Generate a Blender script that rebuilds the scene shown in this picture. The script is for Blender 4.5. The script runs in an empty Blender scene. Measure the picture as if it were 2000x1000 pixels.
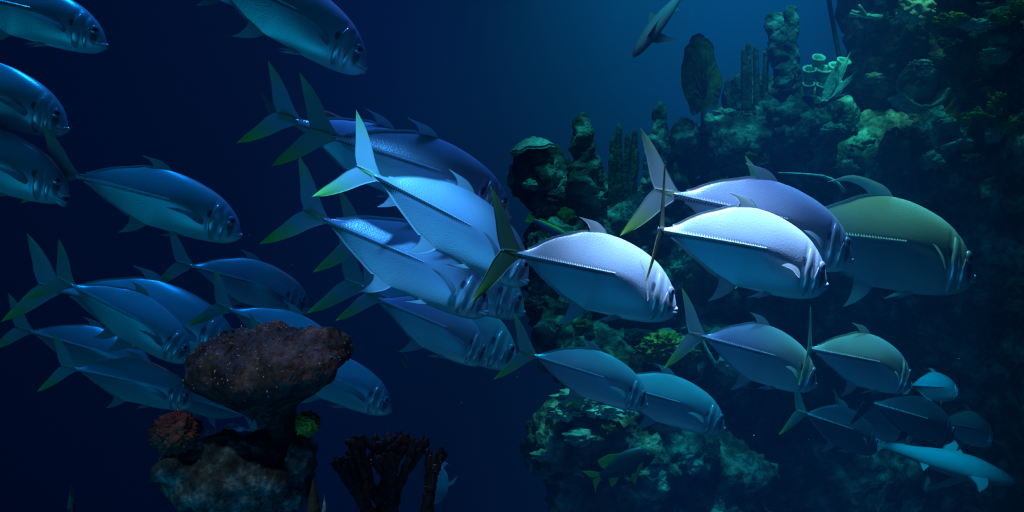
import bpy, bmesh, math, random
import numpy as np
from mathutils import Vector, Matrix, noise
from mathutils.bvhtree import BVHTree
random.seed(7)
PI = math.pi
SC = bpy.context.scene
COL = SC.collection

# ------------------------------------------------------------------ camera
CZ = 6.0                       # camera height above the tank floor
F = 1732.0                     # focal length in pixels of the 2000 px wide frame
cam_data = bpy.data.cameras.new('camera')
cam_data.sensor_width = 36.0
cam_data.lens = 36.0 * F / 2000.0
cam_data.clip_end = 200
cam = bpy.data.objects.new('camera', cam_data)
cam.location = (0, 0, CZ)
cam.rotation_euler = (PI / 2, 0, 0)
COL.objects.link(cam)
SC.camera = cam
SC.view_settings.view_transform = 'Standard'
SC.view_settings.look = 'None'
SC.view_settings.exposure = 0.0
SC.view_settings.gamma = 1.0
SC.view_settings.use_curve_mapping = False
SC.cycles.volume_bounces = 0
SC.cycles.max_bounces = 4
SC.cycles.diffuse_bounces = 2
SC.cycles.glossy_bounces = 2
SC.cycles.transmission_bounces = 3
SC.cycles.use_denoising = True
SC.cycles.sample_clamp_indirect = 4.0

def at(x, y, Y):
    """the point at depth Y seen at (x, y)"""
    return Vector(((x - 1000) / F * Y, Y, CZ - (y - 500) / F * Y))

# ------------------------------------------------------------------ water
world = bpy.data.worlds.new('water')
SC.world = world
world.use_nodes = True
wn = world.node_tree; wn.nodes.clear()
wo = wn.nodes.new('ShaderNodeOutputWorld')
wb = wn.nodes.new('ShaderNodeBackground')
wb.inputs['Color'].default_value = (0.0, 0.01, 0.05, 1)
wb.inputs['Strength'].default_value = 1.0
vs = wn.nodes.new('ShaderNodeVolumeScatter')
vs.inputs['Color'].default_value = (0.05, 0.45, 1.0, 1)
vs.inputs['Density'].default_value = 0.010
vs.inputs['Anisotropy'].default_value = 0.1
va = wn.nodes.new('ShaderNodeVolumeAbsorption')
va.inputs['Color'].default_value = (0.25, 0.80, 1.0, 1)
va.inputs['Density'].default_value = 0.055
ad = wn.nodes.new('ShaderNodeAddShader')
wn.links.new(wb.outputs[0], wo.inputs['Surface'])
wn.links.new(vs.outputs[0], ad.inputs[0]); wn.links.new(va.outputs[0], ad.inputs[1])
wn.links.new(ad.outputs[0], wo.inputs['Volume'])

# ------------------------------------------------------------------ lamps, all out of view
def aim(o, target):
    d = Vector(target) - o.location
    o.rotation_euler = d.to_track_quat('-Z', 'Y').to_euler()

def spot(name, loc, target, watts, color, angle, blend=0.8, radius=0.25):
    l = bpy.data.lights.new(name, 'SPOT')
    l.energy = watts; l.color = color; l.spot_size = math.radians(angle)
    l.spot_blend = blend; l.shadow_soft_size = radius
    o = bpy.data.objects.new(name, l); o.location = loc; aim(o, target)
    COL.objects.link(o); return o

def area(name, loc, target, watts, color, sx, sy):
    l = bpy.data.lights.new(name, 'AREA')
    l.shape = 'RECTANGLE'; l.size = sx; l.size_y = sy
    l.energy = watts; l.color = color
    o = bpy.data.objects.new(name, l); o.location = loc; aim(o, target)
    COL.objects.link(o); return o

# wall wash: unseen lamps added for the blue water glow behind the reef
spot('added_wall_wash', (3.6, 13.0, 14.2), (4.2, 18, 10.6), 430, (0.0, 0.90, 1.0), 110, 1.0, 0.5)
area('added_wall_fill', (0.5, 9.0, 14.4), (0.0, 18, 5.0), 75, (0.40, 0.48, 1.0), 9, 2)
# lilac key lamp over the bright fish in the middle
spot('tank_lamp_key', (0.92, 2.72, 8.6), (0.75, 2.68, 5.95), 2700, (0.33, 0.56, 1.0), 31, 0.8, 0.12)
spot('added_spot_deep_blue', (1.0, 3.6, 9.0), (0.90, 3.42, 6.1), 900, (0.16, 0.34, 1.0), 22, 1.0, 0.12)  # unseen spot added for the bluer jack behind
# unseen blue spots added for the steep pale group and the upper jacks
spot('added_spot_middle', (-0.30, 1.95, 7.7), (-0.40, 2.84, 5.86), 520, (0.07, 0.40, 1.0), 29, 0.6, 0.08)
spot('added_spot_upper', (-0.5, 4.2, 9.6), (-0.45, 3.5, 6.4), 520, (0.05, 0.18, 1.0), 26, 1.0, 0.12)
# blue lamp over the left and upper shoals
spot('tank_lamp_blue', (-1.6, 4.0, 10.4), (-1.5, 3.7, 6.0), 520, (0.005, 0.30, 1.0), 66, 1.0, 0.3)
# cyan lamp over the lower right shoal
spot('tank_lamp_cyan', (1.9, 5.0, 9.6), (1.6, 4.4, 5.2), 1050, (0.02, 0.62, 0.90), 56, 1.0, 0.15)
spot('added_spot_shark', (3.1, 5.5, 7.0), (3.55, 7.5, 4.25), 380, (0.0, 0.60, 1.0), 22, 1.0, 0.2)  # unseen spot added to bring out the shark
spot('added_spot_slope', (0.5, 5.9, 10.2), (0.7, 6.9, 6.2), 420, (0.03, 0.70, 0.80), 30, 1.0, 0.08)  # unseen spot added to brighten the dark slope
spot('added_spot_ridge', (1.9, 5.5, 9.8), (2.05, 7.1, 6.8), 270, (0.03, 0.70, 0.75), 30, 1.0, 0.06)  # unseen spot added to lift the ridge's dark middle
spot('added_spot_branch', (-0.25, 1.3, 7.4), (-0.30, 2.3, 5.35), 9.0, (1.0, 0.80, 0.70), 32, 0.8, 0.05)  # unseen warm spot added for the branching and yellow corals
# green lamp over the right side
spot('tank_lamp_green', (1.60, 3.75, 8.9), (1.60, 3.68, 6.1), 500, (0.22, 0.92, 0.62), 22, 1.0, 0.1)
# teal lamps over the reef
spot('tank_lamp_reef', (3.4, 6.6, 12.0), (3.0, 7.2, 6.6), 360, (0.03, 0.76, 0.74), 62, 1.0, 0.15)
spot('tank_lamp_reef_low', (0.7, 5.4, 8.4), (0.62, 6.1, 4.95), 330, (0.10, 0.95, 0.65), 24, 1.0, 0.06)
spot('added_spot_frond', (2.3, 4.9, 9.6), (2.62, 6.8, 7.5), 420, (0.06, 0.95, 0.65), 16, 1.0, 0.05)  # unseen spot added so the soft coral blades show
spot('added_spot_crown', (3.0, 5.3, 9.9), (3.15, 6.8, 7.85), 170, (0.20, 0.95, 0.45), 16, 1.0, 0.05)  # unseen spot added for the pale lump at the cliff top
# soft teal fill panels, unseen, added behind the camera
area('added_fill', (0.2, -1.2, 3.6), (0.5, 4, 5.4), 42, (0.01, 0.35, 0.80), 6, 2.5)
area('added_fill_left', (-3.2, -1.0, 4.2), (-1.9, 4.0, 5.6), 22, (0.0, 0.46, 0.70), 3, 2)
# unseen cool white spot added above the coral table for its cap and specks
spot('added_spot_coral', (-0.85, 1.15, 7.1), (-0.58, 2.02, 5.62), 17.0, (0.72, 0.90, 1.0), 24, 0.7, 0.06)

# ------------------------------------------------------------------ helpers
def tag(o, label=None, cat=None, group=None, kind=None):
    if label: o['label'] = label
    if cat: o['category'] = cat
    if group: o['group'] = group
    if kind: o['kind'] = kind
    return o

def thing(name, label, cat, loc=(0, 0, 0), group=None):
    o = bpy.data.objects.new(name, None)
    o.location = loc; o.empty_display_size = 0.1
    COL.objects.link(o)
    return tag(o, label, cat, group)

def mesh_from(name, verts, faces, mat=None, smooth=True, uvs=None):
    me = bpy.data.meshes.new(name)
    me.from_pydata([tuple(v) for v in verts], [], faces)
    if smooth:
        me.polygons.foreach_set('use_smooth', [True] * len(me.polygons))
    if uvs is not None:
        uvl = me.uv_layers.new(name='UVMap')
        vi = np.empty(len(me.loops), dtype=np.int32)
        me.loops.foreach_get('vertex_index', vi)
        uvl.data.foreach_set('uv', np.asarray(uvs, dtype=np.float32)[vi].ravel())
    if mat: me.materials.append(mat)
    me.update()
    return me

def link(name, me, parent=None, loc=(0, 0, 0), rot=(0, 0, 0)):
    o = bpy.data.objects.new(name, me)
    o.location = loc; o.rotation_euler = rot
    COL.objects.link(o)
    if parent: o.parent = parent
    return o

def interp(x, xs, ys):
    """smooth (monotone-ish cubic) interpolation"""
    xs = np.asarray(xs, float); ys = np.asarray(ys, float)
    d = np.diff(ys) / np.diff(xs)
    m = np.zeros_like(ys)
    m[1:-1] = np.where(d[:-1] * d[1:] > 0, 2 * d[:-1] * d[1:] / (d[:-1] + d[1:] + 1e-12), 0)
    m[0] = d[0]; m[-1] = d[-1]
    i = int(min(max(np.searchsorted(xs, x) - 1, 0), len(xs) - 2))
    h = xs[i + 1] - xs[i]; t = (x - xs[i]) / h
    return ((2*t**3 - 3*t**2 + 1) * ys[i] + (t**3 - 2*t**2 + t) * h * m[i]
            + (-2*t**3 + 3*t**2) * ys[i+1] + (t**3 - t**2) * h * m[i+1])

def poly(pts, t):
    """point on a smooth curve through pts at t in 0..1"""
    n = len(pts); xs = [k / (n - 1) for k in range(n)]
    return Vector([interp(t, xs, [p[c] for p in pts]) for c in range(len(pts[0]))])

def grid_faces(nu, nv, closed_v=False, base=0):
    f = []
    for i in range(nu - 1):
        for j in range(nv if closed_v else nv - 1):
            a = base + i * nv + j; b = base + i * nv + (j + 1) % nv
            f.append((a, b, b + nv, a + nv))
    return f

def tube(path, radii, n=10, cap=True):
    """verts, faces of a tube along path with a rounded end"""
    V, Fc = [], []
    P = [Vector(p) for p in path]
    up = Vector((0.3, 0.9, 0.2))
    for k, p in enumerate(P):
        d = (P[min(k + 1, len(P) - 1)] - P[max(k - 1, 0)])
        if d.length < 1e-9: d = Vector((0, 0, 1))
        d.normalize()
        a = d.cross(up)
        if a.length < 1e-3: a = d.cross(Vector((1, 0, 0)))
        a.normalize(); b = d.cross(a)
        for j in range(n):
            t = 2 * PI * j / n
            V.append(p + (a * math.cos(t) + b * math.sin(t)) * radii[k])
    Fc += grid_faces(len(P), n, True)
    if cap:
        Fc.append(tuple(range(n - 1, -1, -1)))
        Fc.append(tuple((len(P) - 1) * n + j for j in range(n)))
    return V, Fc

class MB:
    def __init__(s): s.v, s.f = [], []
    def add(s, vf):
        b = len(s.v); s.v += list(vf[0]); s.f += [tuple(i + b for i in f) for f in vf[1]]; return s
    def mesh(s, name, mat, smooth=True): return mesh_from(name, s.v, s.f, mat, smooth)

def ball(c, r, nu=10, nv=14, sq=(1, 1, 1), bump=0, seed=0, freq=3.0):
    V, Fc = [], []
    c = Vector(c)
    for i in range(nu + 1):
        ph = PI * i / nu - PI / 2
        for j in range(nv):
            th = 2 * PI * j / nv
            d = Vector((math.cos(ph) * math.cos(th), math.cos(ph) * math.sin(th), math.sin(ph)))
            k = r * (1 + bump * noise.noise(d * freq + Vector((seed, seed * 1.7, 3))))
            V.append(c + Vector((d.x * sq[0], d.y * sq[1], d.z * sq[2])) * k)
    return V, grid_faces(nu + 1, nv, True)

# ------------------------------------------------------------------ materials
def nodes_of(name):
    m = bpy.data.materials.new(name); m.use_nodes = True
    nt = m.node_tree
    return m, nt, nt.nodes['Principled BSDF'], nt.nodes['Material Output']

def N(nt, t, **kw):
    n = nt.nodes.new(t)
    for k, v in kw.items(): setattr(n, k, v)
    return n

def ramp(nt, fac, stops):
    r = N(nt, 'ShaderNodeValToRGB')
    e = r.color_ramp.elements
    while len(e) > 1: e.remove(e[-1])
    e[0].position = stops[0][0]; e[0].color = (*stops[0][1], 1)
    for p, c in stops[1:]:
        q = e.new(p); q.color = (*c, 1)
    if fac is not None: nt.links.new(fac, r.inputs['Fac'])
    return r.outputs['Color']

def M2(nt, op, a, b=None, clamp=False):
    n = N(nt, 'ShaderNodeMath', operation=op); n.use_clamp = clamp
    for k, v in enumerate((a, b)):
        if v is None: continue
        if isinstance(v, (int, float)): n.inputs[k].default_value = v
        else: nt.links.new(v, n.inputs[k])
    return n.outputs[0]

def mixc(nt, fac, a, b):
    n = N(nt, 'ShaderNodeMix', data_type='RGBA')
    for k, v in ((0, fac), (6, a), (7, b)):
        if isinstance(v, (int, float)): n.inputs[k].default_value = v
        elif isinstance(v, tuple): n.inputs[k].default_value = (*v, 1)
        else: nt.links.new(v, n.inputs[k])
    return n.outputs[2]

def bump(nt, bsdf, height, strength=0.3, dist=0.01):
    b = N(nt, 'ShaderNodeBump'); b.inputs['Strength'].default_value = strength
    b.inputs['Distance'].default_value = dist
    nt.links.new(height, b.inputs['Height']); nt.links.new(b.outputs[0], bsdf.inputs['Normal'])

def rock_material(name, c1, c2, c3, scale=4.0, rough=0.85, bs=0.7, bd=0.03, fine=30.0):
    m, nt, b, o = nodes_of(name)
    tc = N(nt, 'ShaderNodeTexCoord')
    n1 = N(nt, 'ShaderNodeTexNoise'); n1.inputs['Scale'].default_value = scale; n1.inputs['Detail'].default_value = 8
    n2 = N(nt, 'ShaderNodeTexNoise'); n2.inputs['Scale'].default_value = fine; n2.inputs['Detail'].default_value = 6
    v = N(nt, 'ShaderNodeTexVoronoi'); v.inputs['Scale'].default_value = fine * 0.6
    for n in (n1, n2, v): nt.links.new(tc.outputs['Object'], n.inputs['Vector'])
    c = ramp(nt, n1.outputs['Fac'], [(0.32, c1), (0.5, c2), (0.68, c3)])
    c = mixc(nt, M2(nt, 'MULTIPLY', M2(nt, 'SUBTRACT', M2(nt, 'MULTIPLY', n2.outputs['Fac'], 2.6), 0.85, clamp=True), 0.85), c, c1)
    nt.links.new(c, b.inputs['Base Color'])
    b.inputs['Roughness'].default_value = rough
    b.inputs['Specular IOR Level'].default_value = 0.25
    h = M2(nt, 'ADD', n2.outputs['Fac'], M2(nt, 'MULTIPLY', v.outputs['Distance'], 0.7))
    bump(nt, b, h, bs, bd)
    return m

def fish_skin(name, back, flank, belly, head_dark=0.75, line=0.9, metal=0.35, rough=0.32):
    m, nt, b, o = nodes_of(name)
    uv = N(nt, 'ShaderNodeUVMap'); uv.uv_map = 'UVMap'
    sp = N(nt, 'ShaderNodeSeparateXYZ'); nt.links.new(uv.outputs[0], sp.inputs[0])
    x, z = sp.outputs[0], sp.outputs[1]            # x along the body, z + 0.5
    tc = N(nt, 'ShaderNodeTexCoord')
    nz = N(nt, 'ShaderNodeTexNoise'); nz.inputs['Scale'].default_value = 5.0; nz.inputs['Detail'].default_value = 4
    nt.links.new(tc.outputs['Object'], nz.inputs['Vector'])
    zz = M2(nt, 'ADD', z, M2(nt, 'MULTIPLY', M2(nt, 'SUBTRACT', nz.outputs['Fac'], 0.5), 0.03))
    c = ramp(nt, zz, [(0.30, belly), (0.455, flank), (0.515, flank), (0.60, back), (0.70, back)])  # pale belly; shading below the lateral line painted into flank and belly
    # shade under the lateral line's scutes, painted as a dark streak
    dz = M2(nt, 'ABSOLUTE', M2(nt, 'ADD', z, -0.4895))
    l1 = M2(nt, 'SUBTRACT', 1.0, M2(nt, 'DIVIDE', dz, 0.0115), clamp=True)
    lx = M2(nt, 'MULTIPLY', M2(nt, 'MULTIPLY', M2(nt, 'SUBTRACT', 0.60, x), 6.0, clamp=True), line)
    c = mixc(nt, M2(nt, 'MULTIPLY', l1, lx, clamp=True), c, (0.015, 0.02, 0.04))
    # dark spot at the top of the gill cover
    def blob(cx, cz, rx, rz, amount, col, soft=1.6):
        nonlocal c
        a = M2(nt, 'POWER', M2(nt, 'DIVIDE', M2(nt, 'SUBTRACT', x, cx), rx), 2.0)
        d = M2(nt, 'POWER', M2(nt, 'DIVIDE', M2(nt, 'SUBTRACT', z, cz), rz), 2.0)
        f = M2(nt, 'MULTIPLY', M2(nt, 'SUBTRACT', 1.0, M2(nt, 'ADD', a, d), clamp=True), soft, clamp=True)
        c = mixc(nt, M2(nt, 'MULTIPLY', f, amount), c, col)
    blob(0.930, 0.425, 0.024, 0.065, head_dark, (0.02, 0.022, 0.035), 1.4)
    blob(0.795, 0.475, 0.018, 0.028, 0.8, (0.02, 0.02, 0.03))
    nt.links.new(c, b.inputs['Base Color'])
    b.inputs['Metallic'].default_value = metal
    b.inputs['Roughness'].default_value = rough
    n3 = N(nt, 'ShaderNodeTexVoronoi'); n3.inputs['Scale'].default_value = 130
    nt.links.new(tc.outputs['Object'], n3.inputs['Vector'])
    bump(nt, b, n3.outputs['Distance'], 0.12, 0.003)
    return m

def fin_material(name, c_root, c_tip, transl=0.45, tip=(0.8, 0.9, 0.9)):
    m, nt, b, o = nodes_of(name)
    uv = N(nt, 'ShaderNodeUVMap'); uv.uv_map = 'UVMap'
    sp = N(nt, 'ShaderNodeSeparateXYZ'); nt.links.new(uv.outputs[0], sp.inputs[0])
    c = ramp(nt, sp.outputs[1], [(0.0, c_root), (0.30, c_root), (0.75, c_tip), (0.86, c_tip), (0.98, tip)])
    w = M2(nt, 'SINE', M2(nt, 'MULTIPLY', sp.outputs[0], 120.0))
    c2 = mixc(nt, M2(nt, 'MULTIPLY', M2(nt, 'ADD', w, 1.0), 0.08), c, (0.05, 0.07, 0.05))
    nt.links.new(c2, b.inputs['Base Color'])
    b.inputs['Roughness'].default_value = 0.4
    bump(nt, b, w, 0.25, 0.002)
    t = N(nt, 'ShaderNodeBsdfTranslucent'); nt.links.new(c2, t.inputs['Color'])
    mx = N(nt, 'ShaderNodeMixShader'); mx.inputs[0].default_value = transl
    nt.links.new(b.outputs[0], mx.inputs[1]); nt.links.new(t.outputs[0], mx.inputs[2])
    nt.links.new(mx.outputs[0], o.inputs['Surface'])
    return m

def plain(name, col, rough=0.5, metal=0.0, spec=0.5, noise_amt=0.0):
    m, nt, b, o = nodes_of(name)
    if noise_amt:
        n = N(nt, 'ShaderNodeTexNoise'); n.inputs['Scale'].default_value = 40
        nt.links.new(mixc(nt, M2(nt, 'MULTIPLY', n.outputs['Fac'], noise_amt), col, tuple(x * 0.3 for x in col)), b.inputs['Base Color'])
    else:
        b.inputs['Base Color'].default_value = (*col, 1)
    b.inputs['Roughness'].default_value = rough
    b.inputs['Metallic'].default_value = metal
    b.inputs['Specular IOR Level'].default_value = spec
    return m

MAT = {}
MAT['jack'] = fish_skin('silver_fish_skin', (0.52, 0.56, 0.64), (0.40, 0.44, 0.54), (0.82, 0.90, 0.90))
MAT['jack_dark'] = fish_skin('silhouette_fish_skin', (0.05, 0.06, 0.09), (0.09, 0.11, 0.15), (0.12, 0.16, 0.18), metal=0.2)  # silver skin darkened, painting in the shade of silhouetted jacks
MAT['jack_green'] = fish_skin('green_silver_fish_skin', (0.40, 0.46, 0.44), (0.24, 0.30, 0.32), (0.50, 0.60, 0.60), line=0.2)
MAT['fin_yellow'] = fin_material('yellow_green_fin', (0.62, 0.72, 0.68), (0.50, 0.90, 0.16), 0.5, tip=(0.50, 0.90, 0.16))
MAT['fin_olive'] = fin_material('olive_fin', (0.20, 0.20, 0.10), (0.32, 0.33, 0.05), 0.4, tip=(0.35, 0.36, 0.06))
MAT['fin_grey'] = fin_material('grey_fin', (0.62, 0.66, 0.68), (0.66, 0.72, 0.72), 0.5, tip=(0.95, 0.97, 0.97))
MAT['fin_dark'] = fin_material('silhouette_fin', (0.04, 0.05, 0.06), (0.05, 0.06, 0.05), 0.2, tip=(0.1, 0.12, 0.1))  # fins darkened likewise for a jack in silhouette
MAT['scute'] = plain('silver_scute', (0.75, 0.78, 0.82), 0.3, 0.4)
MAT['plate'] = plain('silver_gill_plate', (0.60, 0.64, 0.70), 0.24, 0.55)
MAT['lip'] = plain('silver_lip', (0.62, 0.66, 0.72), 0.28, 0.4)
MAT['mouth'] = plain('dark_mouth', (0.02, 0.02, 0.03), 0.6)
MAT['eye'] = plain('silver_blue_iris', (0.40, 0.45, 0.60), 0.12, 0.5)
MAT['pupil'] = plain('black_pupil', (0.004, 0.004, 0.008), 0.06, 0.0, 0.9)
MAT['dark_eye'] = plain('dark_eye_skin', (0.02, 0.02, 0.03), 0.2)

# ------------------------------------------------------------------ the jack
ZS = 0.80
TOPX = [-.03, 0, .04, .077, .137, .206, .286, .373, .475, .58, .67, .766, .845, .91, .946, .974, .990, 1.0]
TOPZ = [.020, .018, .030, .047, .090, .131, .165, .201, .218, .2105, .190, .1545, .110, .050, .006, -.046, -.090, -.128]
BOTX = [-.03, 0, .039, .097, .158, .236, .315, .392, .449, .52, .587, .676, .763, .849, .924, .963, .985, 1.0]
BOTZ = [-.020, -.018, -.022, -.048, -.088, -.132, -.176, -.211, -.230, -.231, -.235, -.242, -.241, -.234, -.218, -.198, -.178, -.150]
WX = [-.03, 0, .1, .2, .3, .45, .6, .75, .85, .92, .96, .985, 1.0]
WZ = [.006, .018, .026, .042, .060, .080, .090, .090, .081, .065, .048, .032, .012]
ZWX = [-.03, 0, .45, .62, .80, 1.0]
ZWZ = [0, 0, 0, -.01, -.05, -.139]

def prof(x):
    return interp(x, TOPX, TOPZ) * ZS, interp(x, BOTX, BOTZ) * ZS, interp(x, WX, WZ), interp(x, ZWX, ZWZ) * ZS

def sstep(a, b, x):
    t = min(max((x - a) / (b - a), 0), 1); return t * t * (3 - 2 * t)

def relief(x, z, side):
    """gill slits, cheek plates and mouth groove pressed into the head"""
    d = 0.0
    if x > 0.70 and -0.19 < z < 0.08:
        zz = (z + 0.05) / 0.13
        fade = max(0.0, 1 - zz * zz)
        g1 = x - (0.795 + 0.030 * zz * zz)
        g2 = x - (0.865 + 0.020 * zz * zz)
        d -= 0.010 * fade * math.exp(-(g1 / 0.008) ** 2)
        d += 0.006 * fade * math.exp(-((g1 - 0.028) / 0.018) ** 2)
        d -= 0.006 * fade * math.exp(-(g2 / 0.007) ** 2)
        d += 0.005 * fade * math.exp(-((g2 - 0.022) / 0.015) ** 2)
    if x > 0.93:
        d -= 0.006 * math.exp(-((z + 0.118) / 0.007) ** 2) * sstep(0.93, 0.95, x)
    return d

def surf(x, th, extra=0.0):
    t, b, w, zw = prof(x)
    s, c = math.sin(th), math.cos(th)
    rear = 1 - sstep(0.40, 0.80, x)
    z = zw + (t - zw) * s if s >= 0 else zw + (zw - b) * s
    a = abs(s)
    y0 = w * abs(c)
    y1 = w * (1 - a ** 1.22) ** 0.86 if s >= 0 else w * (1 - a ** 1.15) ** 0.95
    y = y0 + (y1 - y0) * rear
    y = (y + (relief(x, z, 1) + extra) * min(1, abs(c) * 2.0)) * (1 if c >= 0 else -1)
    return x, y, z

def bend_pt(x, y, z, bend):
    """swing the rear of the body sideways; returns the bent point"""
    if bend == 0 or x > 0.6: return (x, y, z)
    u = 0.6 - x
    off = bend * u * u / 0.6
    a = math.atan(2 * bend * u / 0.6)
    return (x + y * math.sin(a) + 0.5 * bend * bend * u * u, y * math.cos(a) + off, z)

def bend_angle(bend): return math.atan(2 * bend)     # direction of the tail root

_cache = {}
def cached(key, fn):
    if key not in _cache: _cache[key] = fn()
    return _cache[key]

def body_mesh(bend, mat, ns=96, nr=56):
    V, U = [], []
    xs = [-.03 + 1.03 * (1 - (1 - k / ns) ** 1.45) for k in range(ns + 1)]
    for x in xs:
        for j in range(nr):
            th = 2 * PI * j / nr
            p = surf(min(x, 1.0), th)
            V.append(bend_pt(*p, bend)); U.append((x, p[2] + 0.5))
    fc = grid_faces(ns + 1, nr, True)
    fc.append(tuple(range(nr - 1, -1, -1))); fc.append(tuple(ns * nr + j for j in range(nr)))
    return mesh_from('body', V, fc, mat, True, U)

def fin_grid(lead, trail, nt=18, nu=12, th=0.004, y=0.0, flare=0.0, wave=0.0):
    """a solid blade between a leading and a trailing edge that meet at the tip; points are (x, z)"""
    V, U = [], []
    for side in (1, -1):
        for j in range(nt + 1):
            t = j / nt
            a, b = poly(lead, t), poly(trail, t)
            for i in range(nu + 1):
                u = i / nu
                p = a.lerp(b, u)
                h = th * (1 - 0.85 * t) * (0.25 + 0.75 * math.sin(PI * (0.15 + 0.7 * u)))
                V.append((p.x, y + side * h + flare * t + wave * math.sin(u * 3 + t * 4) * t, p.y))
                U.append((u, t))
    n = (nt + 1) * (nu + 1)
    f = grid_faces(nt + 1, nu + 1) + [tuple(reversed(q)) for q in grid_faces(nt + 1, nu + 1, base=n)]
    def rim(idx):
        for a, b in zip(idx[:-1], idx[1:]): f.append((b, a, a + n, b + n))
    w = nu + 1
    rim([j * w for j in range(nt + 1)]); rim([j * w + nu for j in range(nt, -1, -1)])
    rim([nt * w + i for i in range(w)]); rim([i for i in range(nu, -1, -1)])
    return V, f, U

def join_grids(*gs):
    V, f, U = [], [], []
    for g in gs:
        b = len(V); V += g[0]; f += [tuple(i + b for i in q) for q in g[1]]; U += g[2]
    return V, f, U

def caudal_mesh(mat, up=(-.262, .312), low=(-.255, -.305)):
    def lobe(tip, s):
        pts_l = [(.012, .014), (-.050, .082), (-.112, .168), (-.185, .250), (tip[0], abs(tip[1]))]
        pts_t = [(-.125, .002), (-.158, .055), (-.196, .150), (-.232, .235), (tip[0], abs(tip[1]))]
        g = fin_grid([(x, z * ZS * s) for x, z in pts_l], [(x, z * ZS * s) for x, z in pts_t], 20, 12, 0.006, 0, 0, 0.004)
        k = 0.62 if s > 0 else 1.0            # the upper lobe stays pale, the lower one greens towards its tip
        return g[0], g[1], [(u, v * k) for u, v in g[2]]
    # fleshy root with two small keels
    root = fin_grid([(.03, .016), (-.105, .030)], [(.03, -.016), (-.105, -.030)], 6, 8, 0.010)
    g = join_grids(lobe(up, 1), lobe(low, -1), root)
    return mesh_from('caudal_fin', g[0], g[1], mat, True, g[2])

def ridge_strip(x0, x1, edge, h, sign):
    lead, trail = [], []
    n = 14
    for k in range(n + 1):
        x = x0 + (x1 - x0) * k / n
        z = edge(x)
        lead.append((x, z - 0.004 * sign)); trail.append((x - 0.02, z + sign * h * (1 - 0.7 * k / n)))
    return fin_grid(lead, trail, n * 2, 2, 0.003)

def bend_grid(g, bend):
    return [bend_pt(*v, bend) for v in g[0]], g[1], g[2]

def dorsal_mesh(bend, mat, raised=1.0, long=False):
    tz = .265 * ZS if raised > 0.5 else 0.235 * ZS
    g = fin_grid([(.515, .205 * ZS), (.49, .238 * ZS), (.42, tz * 1.03), (.315, tz * 1.04)],
                 [(.385, .195 * ZS), (.395, .218 * ZS), (.37, tz * .95), (.315, tz * 1.04)], 16, 10, 0.004)
    if long:
        g = fin_grid([(.53, .205 * ZS), (.47, .262 * ZS), (.31, .295 * ZS), (.163, .245 * ZS)],
                     [(.40, .200 * ZS), (.37, .235 * ZS), (.27, .262 * ZS), (.163, .245 * ZS)], 16, 10, 0.005)
    s = ridge_strip(.40, .06, lambda x: prof(x)[0], .006, 1)
    g = join_grids(g, s)
    g = bend_grid(g, bend)
    return mesh_from('dorsal_fin', g[0], g[1], mat, True, g[2])

def anal_mesh(bend, mat):
    g = fin_grid([(.455, -.225 * ZS), (.43, -.262 * ZS), (.37, -.31 * ZS), (.305, -.340 * ZS)],
                 [(.335, -.180 * ZS), (.350, -.225 * ZS), (.335, -.29 * ZS), (.305, -.340 * ZS)], 16, 10, 0.004)
    s = ridge_strip(.35, .06, lambda x: prof(x)[1], .006, -1)
    g = bend_grid(join_grids(g, s), bend)
    return mesh_from('anal_fin', g[0], g[1], mat, True, g[2])

def pectoral_mesh(mat, side):
    # built around its root at the origin, reaching backwards; y outwards
    g = fin_grid([(.0, .014), (-.06, .022), (-.16, .014), (-.26, -.018)],
                 [(-.005, -.020), (-.05, -.022), (-.13, -.010), (-.26, -.018)], 16, 8, 0.0035, 0, side * 0.035)
    return mesh_from('pectoral_fin', g[0], g[1], mat, True, g[2])

def pelvic_mesh(mat, side):
    g = fin_grid([(.0, .0), (-.04, -.016), (-.085, -.028), (-.12, -.036)],
                 [(-.045, .006), (-.06, -.004), (-.085, -.018), (-.12, -.036)], 10, 6, 0.003, 0, side * 0.025)
    return mesh_from('pelvic_fin', g[0], g[1], mat, True, g[2])

def scute_mesh(bend, side, mat):
    V, f = [], []
    n = 40
    for k in range(n):
        x = .01 + .55 * (k / n) ** 1.0
        sz = .0145 * (1 - 0.75 * (k / n)) + .003
        w = abs(surf(x, 0)[1])
        b = len(V)
        L = .016
        pts = [(x + L * .6, side * (w - .002), 0), (x - L * .2, side * (w - .003), sz), (x - L * .2, side * (w - .003), -sz),
               (x - L * .75, side * (w + sz * .55 + .001), 0), (x + L * .2, side * (w + sz * .28), 0)]
        V += [bend_pt(*p, bend) for p in pts]
        f += [(b, b+1, b+4), (b, b+4, b+2), (b+1, b+3, b+4), (b+4, b+3, b+2), (b+1, b+2, b+3)]
    return mesh_from('scute_row', V, f, mat, False)

def gill_mesh(side, x0, x1, th0, th1, off, mat, name):
    V, f = [], []
    na, nb = 12, 18
    for i in range(na + 1):
        a = i / na
        for j in range(nb + 1):
            b = j / nb
            bow = (2 * b - 1) ** 2
            xr = x0 + (x1 - x0) * a + 0.028 * bow * (1 - a)
            th = math.radians(th0 + (th1 - th0) * b)
            lift = off * (1 - a ** 2) * (math.sin(PI * b) ** 0.5) - 0.003 * (a ** 3) - 0.004 * (1 - math.sin(PI * b) ** 0.3)
            if i == 0: lift = -0.006
            p = surf(xr, th, lift)
            V.append((p[0], p[1] * side, p[2]))
    f = grid_faces(na + 1, nb + 1)
    if side < 0: f = [tuple(reversed(q)) for q in f]
    return mesh_from(name, V, f, mat, True)

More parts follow.
